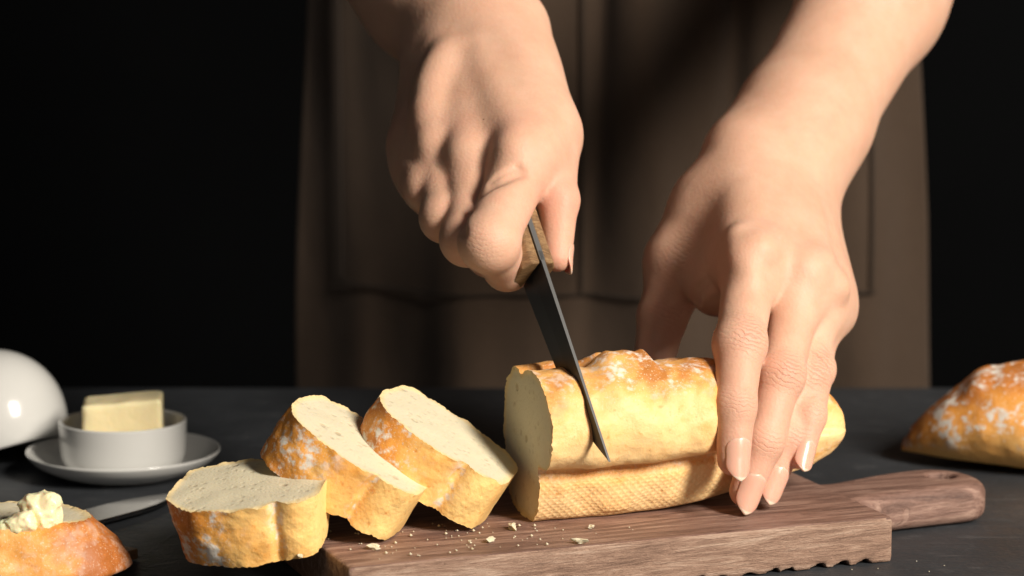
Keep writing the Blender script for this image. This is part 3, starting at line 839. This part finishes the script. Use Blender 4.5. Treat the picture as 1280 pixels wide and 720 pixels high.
palR.append((wristR + (mm - wristR) * .3, wristR + (mm - wristR) * .86, .020, .020, .010, (Rd, .68)))
palR.append((thumbR[0], thumbR[1], .0130, .0108, .012))
_m = [P(*RHp[k][0][0]) for k in ('index', 'middle', 'ring', 'pinky')]
for _a, _b in zip(_m, _m[1:]):
    for fr, rr_ in ((.10, .0104), (.24, .0104), (.42, .0110)): palR.append((_a + (wristR - _a) * fr - Rd * .0006, _b + (wristR - _b) * fr - Rd * .0006, rr_, rr_, .006))
palR.append((thumbR[1] + np.array((-.006, .004, .004)), P(655, 190, -4.4), .0105, .0105, .010))
palR.append((P(600, 120, 0), P(560, 230, -2.4), .016, .013, .012))     # heel of the hand behind the handle
aR = [(wristR, armR, .0235, .0250, .012), (armR, elbR, .0250, .038, .014)]
eR = []
for k_ in ('index', 'middle', 'ring', 'pinky'):
    m = P(*RHp[k_][0][0]); r = RHp[k_][1][0] * cm
    s0 = wristR + (m - wristR) * .35
    eR.append((s0 + Rd * .0140, m + Rd * (r - .0006), .0016, .0019, .009))
    eR.append((m + Rd * .0028, m + Rd * .0028, r * .84, r * .84, .006))
lo = np.min([p for f in fR for p in f[0]] + [wristR], 0) - .022; hi = np.max([p for f in fR for p in f[0]] + [wristR], 0) + .024
lo[0] = armR[0] - .075; hi[2] = armR[2] + .055; hi[1] = armR[1] + .06
gR = Grid(lo, hi, HVOX)
FR = hand(gR, fR, palR, aR, eR)
def surf(g, F, px, py):
    d = ray(px, py); t = np.arange(.75, 1.35, .0004)
    p = np.array((0, CYY, CH))[None] + d[None] * t[:, None]
    ij = np.round((p - g.lo) / g.h).astype(int)
    ok = np.all((ij >= 0) & (ij < np.array(g.n)), axis=1)
    v = np.ones(len(t)); v[ok] = F[tuple(ij[ok].T)]
    k = np.argmax(v < 0)
    return p[k], nz(d)
def ridge(g, F, px, r, k=.003, sink=.0):
    q = [surf(g, F, x, y) for x, y in px]; q = [p + d * sink for p, d in q]
    if len(q) == 1: q = [q[0], q[0] + 1e-5]
    for a, b in zip(q, q[1:]): cone(g, F, a, b, r, r, k)
def carve(g, F, px, r, k=.003, sink=.0):
    q = [surf(g, F, x, y) for x, y in px]; q = [p + d * sink for p, d in q]
    N_ = g.new()
    for a, b in zip(q, q[1:]): cone(g, N_, a, b, r, r, .001)
    F[:] = -smin(-F, N_, k)
# right hand: raised tendon, knuckles, veins, the fold beside the index finger
ridge(gR, FR, [(556, 72), (548, 92), (541, 115), (538, 140), (542, 165)], .0036, .009, .0038)
ridge(gR, FR, [(583, 192)], .0062, .006, .0048); ridge(gR, FR, [(642, 188)], .0055, .006, .0044); ridge(gR, FR, [(541, 182)], .0052, .005, .0040)
carve(gR, FR, [(577, 292), (588, 264), (604, 242), (626, 226), (652, 216)], .0010, .0035, .0)
carve(gR, FR, [(612, 228), (632, 214), (648, 209)], .0005, .002, .0)
# left hand
ridge(gL, FL, [(924, 296), (930, 318), (938, 345)], .0022, .008, .0020)
ridge(gL, FL, [(950, 312)], .0058, .005, .0042); ridge(gL, FL, [(1008, 338)], .0060, .005, .0044); ridge(gL, FL, [(1046, 358)], .0048, .005, .0040)
carve(gL, FL, [(866, 374), (871, 360), (884, 348)], .0007, .0022, .0)
carve(gL, FL, [(872, 378), (878, 365), (889, 355)], .0005, .002, .0)
VL, QL = surface_nets(FL, gL.lo, HVOX); VR, QR = surface_nets(FR, gR.lo, HVOX)
# ---- upper arms and torso, coarse, out of the picture
gB = Grid((-.36, .10, -.35), (.40, .56, .60), .008); FB = gB.new()
cone(gB, FB, armL + (elbL - armL) * .25, elbL, .0285, .037, .01); cone(gB, FB, armR + (elbR - armR) * .35, elbR, .029, .037, .01)
shL, shR = np.array((.185, .42, .50)), np.array((-.185, .42, .50))
cone(gB, FB, elbL, shL, .037, .048, .02); cone(gB, FB, elbR, shR, .037, .048, .02)
def torso(g, F, o=0.):
    for z0, z1, ra, rb2 in ((-.30, .0, .105, .100), (.0, .22, .100, .098), (.22, .47, .098, .125)):
        for sx in (.0, .085): cone(g, F, (sx, .45, z0), (sx, .45, z1), ra + o, rb2 + o, .03, ((0, 1., 0), .66))
    cone(g, F, (-.15, .42, .50), (.15, .42, .50), .055 + o, .055 + o, .04)
torso(gB, FB)
cone(gB, FB, (0, .42, .5), (0, .41, .60), .055, .05, .03)
VB, QB = surface_nets(FB, gB.lo, .008)
off1, off2 = len(VL), len(VL) + len(VR)
VV = np.concatenate([VL, VR, VB]); QQ = np.concatenate([QL, QR + off1, QB + off2])
# crease and blush attributes
crease = np.zeros(len(VV)); cmask = np.zeros(len(VV)); red = np.zeros(len(VV)) + .08
def joint_marks(pts_, rs, dref, thumb=False, ks=1.):
    for i in (1, 2):
        if i >= len(pts_) - 1: continue
        J = pts_[i]; ax = nz(nz(J - pts_[i - 1]) + nz(pts_[i + 1] - J)); d = dref - ax * (dref @ ax); d = nz(d)
        p = VV - J; a = p @ ax; n = p @ d; s = np.cross(ax, d) @ p.T; r = rs[i]
        m = np.exp(-(a / (r * (.85 if i == 1 else .6))) ** 2) * np.exp(-(s / (r * .75)) ** 2) * (1 / (1 + np.exp(-(n - r * .25) / (r * .18)))) * (np.abs(a) < r * 2.5) * (np.linalg.norm(p, axis=1) < r * 2.2)
        m *= ks * (1. if i == 1 else .45)
        u = m > cmask; crease[u] = (a + .25 * s * s / r)[u]; cmask[u] = m[u]
        np.maximum(red, .42 * m, out=red)
    T = pts_[-1]; d2 = np.linalg.norm(VV - T, axis=1); np.maximum(red, .55 * np.exp(-(d2 / .013) ** 2), out=red)
    mid = (VV - pts_[1]) @ nz(pts_[-1] - pts_[1]); dd = np.linalg.norm(np.cross(VV - pts_[1], nz(pts_[-1] - pts_[1])), axis=1)
    np.maximum(red, .22 * (mid > 0) * (mid < .055) * (dd < .016), out=red)
for i, f in enumerate(fL): joint_marks(f[0], f[1], nz(np.array((.35, -1, .25))), ks=1. if i < 4 else .5)
for i, f in enumerate(fR): joint_marks(f[0], f[1], nz(np.array((-.2, -1, .4))) if i < 4 else nz(np.array((.8, -.6, .3))), ks=.12 if i < 4 else .25)
for d_, hp_, D in ((LH, 0, Ld), (RHp, 0, Rd)):
    for v in d_.values():
        m = P(*v[0][0]) + D * .01; dd = np.linalg.norm(VV - m, axis=1); np.maximum(red, .40 * np.exp(-(dd / .009) ** 2), out=red)
dd = np.linalg.norm(VV - thumbR[2], axis=1); np.maximum(red, .6 * np.exp(-(dd / .02) ** 2), out=red)
body = mesh_obj('body', VV, QQ, MAT_skin, person, dict(crease=crease, crease_mask=cmask, red=red))
sm_ = body.modifiers.new('smooth', 'SMOOTH'); sm_.factor = .5; sm_.iterations = 1

# fingernails
def add_nail(dip, tip_, r0, r1, dref, L=.0135, wfac=.95, over=.0022, side=0.):
    ax = nz(tip_ - dip); d = nz(dref - ax * (dref @ ax)); s = np.cross(ax, d)
    d = nz(d + s * side); s = np.cross(ax, d)
    tl = np.linalg.norm(tip_ - dip); end = tl + r1 + over; t0 = end - L
    NU, NT = 18, 20; vs, nt, ne = [], [], []
    for lay in (0, 1):
        for i in range(NT + 1):
            q = i / NT; t = t0 + L * q
            rr = r0 + (r1 - r0) * min(1, t / tl); rr *= 1 - .10 * max(0, q - .45) ** 1.5
            # half angle narrows at root (rounded) and tip (almond)
            hw = 1.02 * wfac * math.sqrt(max(0., 1 - max(0, (.30 - q) / .30) ** 2)) * (1 - max(0, (q - .60) / .40) ** 2.0 * .92) + .01
            sink = .00020 * max(0, (.2 - q) / .2)
            for j in range(NU + 1):
                x = -1 + 2 * j / NU; an = x * hw
                rad = rr * 1.0 + .00042 - sink - .00035 * abs(x) ** 3 - lay * .00050
                vs.append(dip + ax * t + (d * math.cos(an) + s * math.sin(an) * 1.0) * rad); nt.append(q); ne.append(abs(x))
    fs = []; W = NU + 1; B = W * (NT + 1)
    for i in range(NT):
        for j in range(NU):
            a = i * W + j; fs.append((a, a + 1, a + W + 1, a + W)); fs.append((B + a + W, B + a + W + 1, B + a + 1, B + a))
    bd = [j for j in range(W)] + [i * W + NU for i in range(1, NT + 1)] + [NT * W + j for j in range(NU - 1, -1, -1)] + [i * W for i in range(NT - 1, 0, -1)]
    for k in range(len(bd)):
        a, b = bd[k], bd[(k + 1) % len(bd)]; fs.append((b, a, B + a, B + b))
    o = mesh_obj('fingernail', np.array(vs), fs, MAT_nail, person, dict(nt=nt, ne=ne))
    bmx = bmesh.new(); bmx.from_mesh(o.data); bmesh.ops.recalc_face_normals(bmx, faces=bmx.faces[:]); bmx.to_mesh(o.data); bmx.free()
    return o
nref = nz(np.array((.42, -1, .15)))
for i, f in enumerate(fL[:4]): add_nail(f[0][2], f[0][3], f[1][2], f[1][3], nref, L=(.0150, .0148, .0142, .0118)[i], side=0)
add_nail(fL[4][0][2], fL[4][0][3], fL[4][1][2], fL[4][1][3], nz(np.array((-.5, .7, .3))))
add_nail(fR[4][0][2], fR[4][0][3], fR[4][1][2], fR[4][1][3], nz(np.array((.9, .42, .2))), L=.011, over=.0006)

# shirt and apron
gS = Grid((-.34, .15, -.34), (.34, .56, .58), .008); FS = gS.new(); torso(gS, FS, .004)
cone(gS, FS, shL + (elbL - shL) * .45, shL, .055, .060, .02); cone(gS, FS, shR + (elbR - shR) * .45, shR, .055, .060, .02)
VS, QS = surface_nets(FS, gS.lo, .008); mesh_obj('shirt', VS, QS, MAT_shirt, person)
def apron_y(x, z, o=0.):
    y = .292 + .55 * max(0, x - .05) ** 1.6 + 2.0 * max(0, .01 - x) ** 1.6 + .0 * x
    y += .0045 * math.sin(x * 62 + 1.2 * math.sin(z * 9)) * sstep(-.35, .05, z) + .0035 * math.sin(x * 128 + 2 + z * 6) * .7
    y += .006 * mn.noise(Vector((x * 14, z * 5, 3.))) + .0022 * mn.noise(Vector((x * 60, z * 14, 8.)))
    for fx, am, wd in ((.034, .007, .006), (.098, .010, .007), (-.045, .004, .008)):
        xx = x - fx - .01 * math.sin(z * 7); y += am * (math.exp(-(xx / wd) ** 2)) * sstep(-.1, .25, z)
    return y - o
def sheet(name, fx0, fx1, z0, z1, off, thick, nx_, nz_, mat, parent):
    vs, fs = [], []
    for lay in (0, 1):
        for k in range(nz_ + 1):
            z = z0 + (z1 - z0) * k / nz_
            for i in range(nx_ + 1):
                a, b = fx0(z), fx1(z); x = a + (b - a) * i / nx_
                vs.append((x, apron_y(x, z, off) + lay * thick, z))
    W = nx_ + 1; B = W * (nz_ + 1)
    for k in range(nz_):
        for i in range(nx_):
            a = k * W + i; fs.append((a, a + 1, a + W + 1, a + W)); fs.append((B + a + W, B + a + W + 1, B + a + 1, B + a))
    bd = [j for j in range(W)] + [i * W + nx_ for i in range(1, nz_ + 1)] + [nz_ * W + j for j in range(nx_ - 1, -1, -1)] + [i * W for i in range(nz_ - 1, 0, -1)]
    for k in range(len(bd)):
        a, b = bd[k], bd[(k + 1) % len(bd)]; fs.append((b, a, B + a, B + b))
    return mesh_obj(name, np.array(vs), fs, mat, parent)
ax0 = P(365, 480, 33)[0]; ax1 = P(1157, 480, 33)[0]
def rgt(z): return ax1 - .004 * math.sin(z * 8) - .012 * sstep(.05, .30, z) - .05 * sstep(.28, .5, z)
def lft(z): return ax0 + .010 * sstep(.0, .25, z) + .05 * sstep(.28, .5, z)
ap = sheet('apron', lft, rgt, -.42, .46, 0, .0012, 220, 150, MAT_apron, person)
# pocket: a separate layer of cloth with stitched edges
pz = P(640, 376, 30)[2]; px0 = P(408, 400, 31)[0]; px1 = P(1108, 400, 31)[0]
pk = sheet('pocket', lambda z: px0 + .002, lambda z: px1 - .004 - .004 * sstep(.05, .2, z), pz, .205, .0022, .0014, 200, 60, MAT_apron, ap)
pk.matrix_parent_inverse = ap.matrix_world.inverted() if False else pk.matrix_parent_inverse
pk.parent = person
def seam(pts_, r=.0006):
    vs, fs = [], []; n = 5
    for i, (x, z) in enumerate(pts_):
        y = apron_y(x, z, .0026)
        for j in range(n):
            a = 2 * math.pi * j / n; vs.append((x + r * math.cos(a) * (0 if i == 0 else 1), y + r * math.sin(a), z + r * math.cos(a)))
    for i in range(len(pts_) - 1):
        for j in range(n):
            a, b = i * n + j, i * n + (j + 1) % n; fs.append((a, b, b + n, a + n))
    return mesh_obj('seam', np.array(vs), fs, MAT_thread, person)
seam([(x, pz + .0035) for x in np.linspace(px0 + .003, px1 - .006, 120)])
seam([(px1 - .008 - .004 * sstep(.05, .2, z), z) for z in np.linspace(pz + .003, .2, 60)])
seam([(P(727, 300, 30)[0], z) for z in np.linspace(pz + .003, .2, 60)])
seam([(px0 + .006, z) for z in np.linspace(pz + .003, .2, 60)])
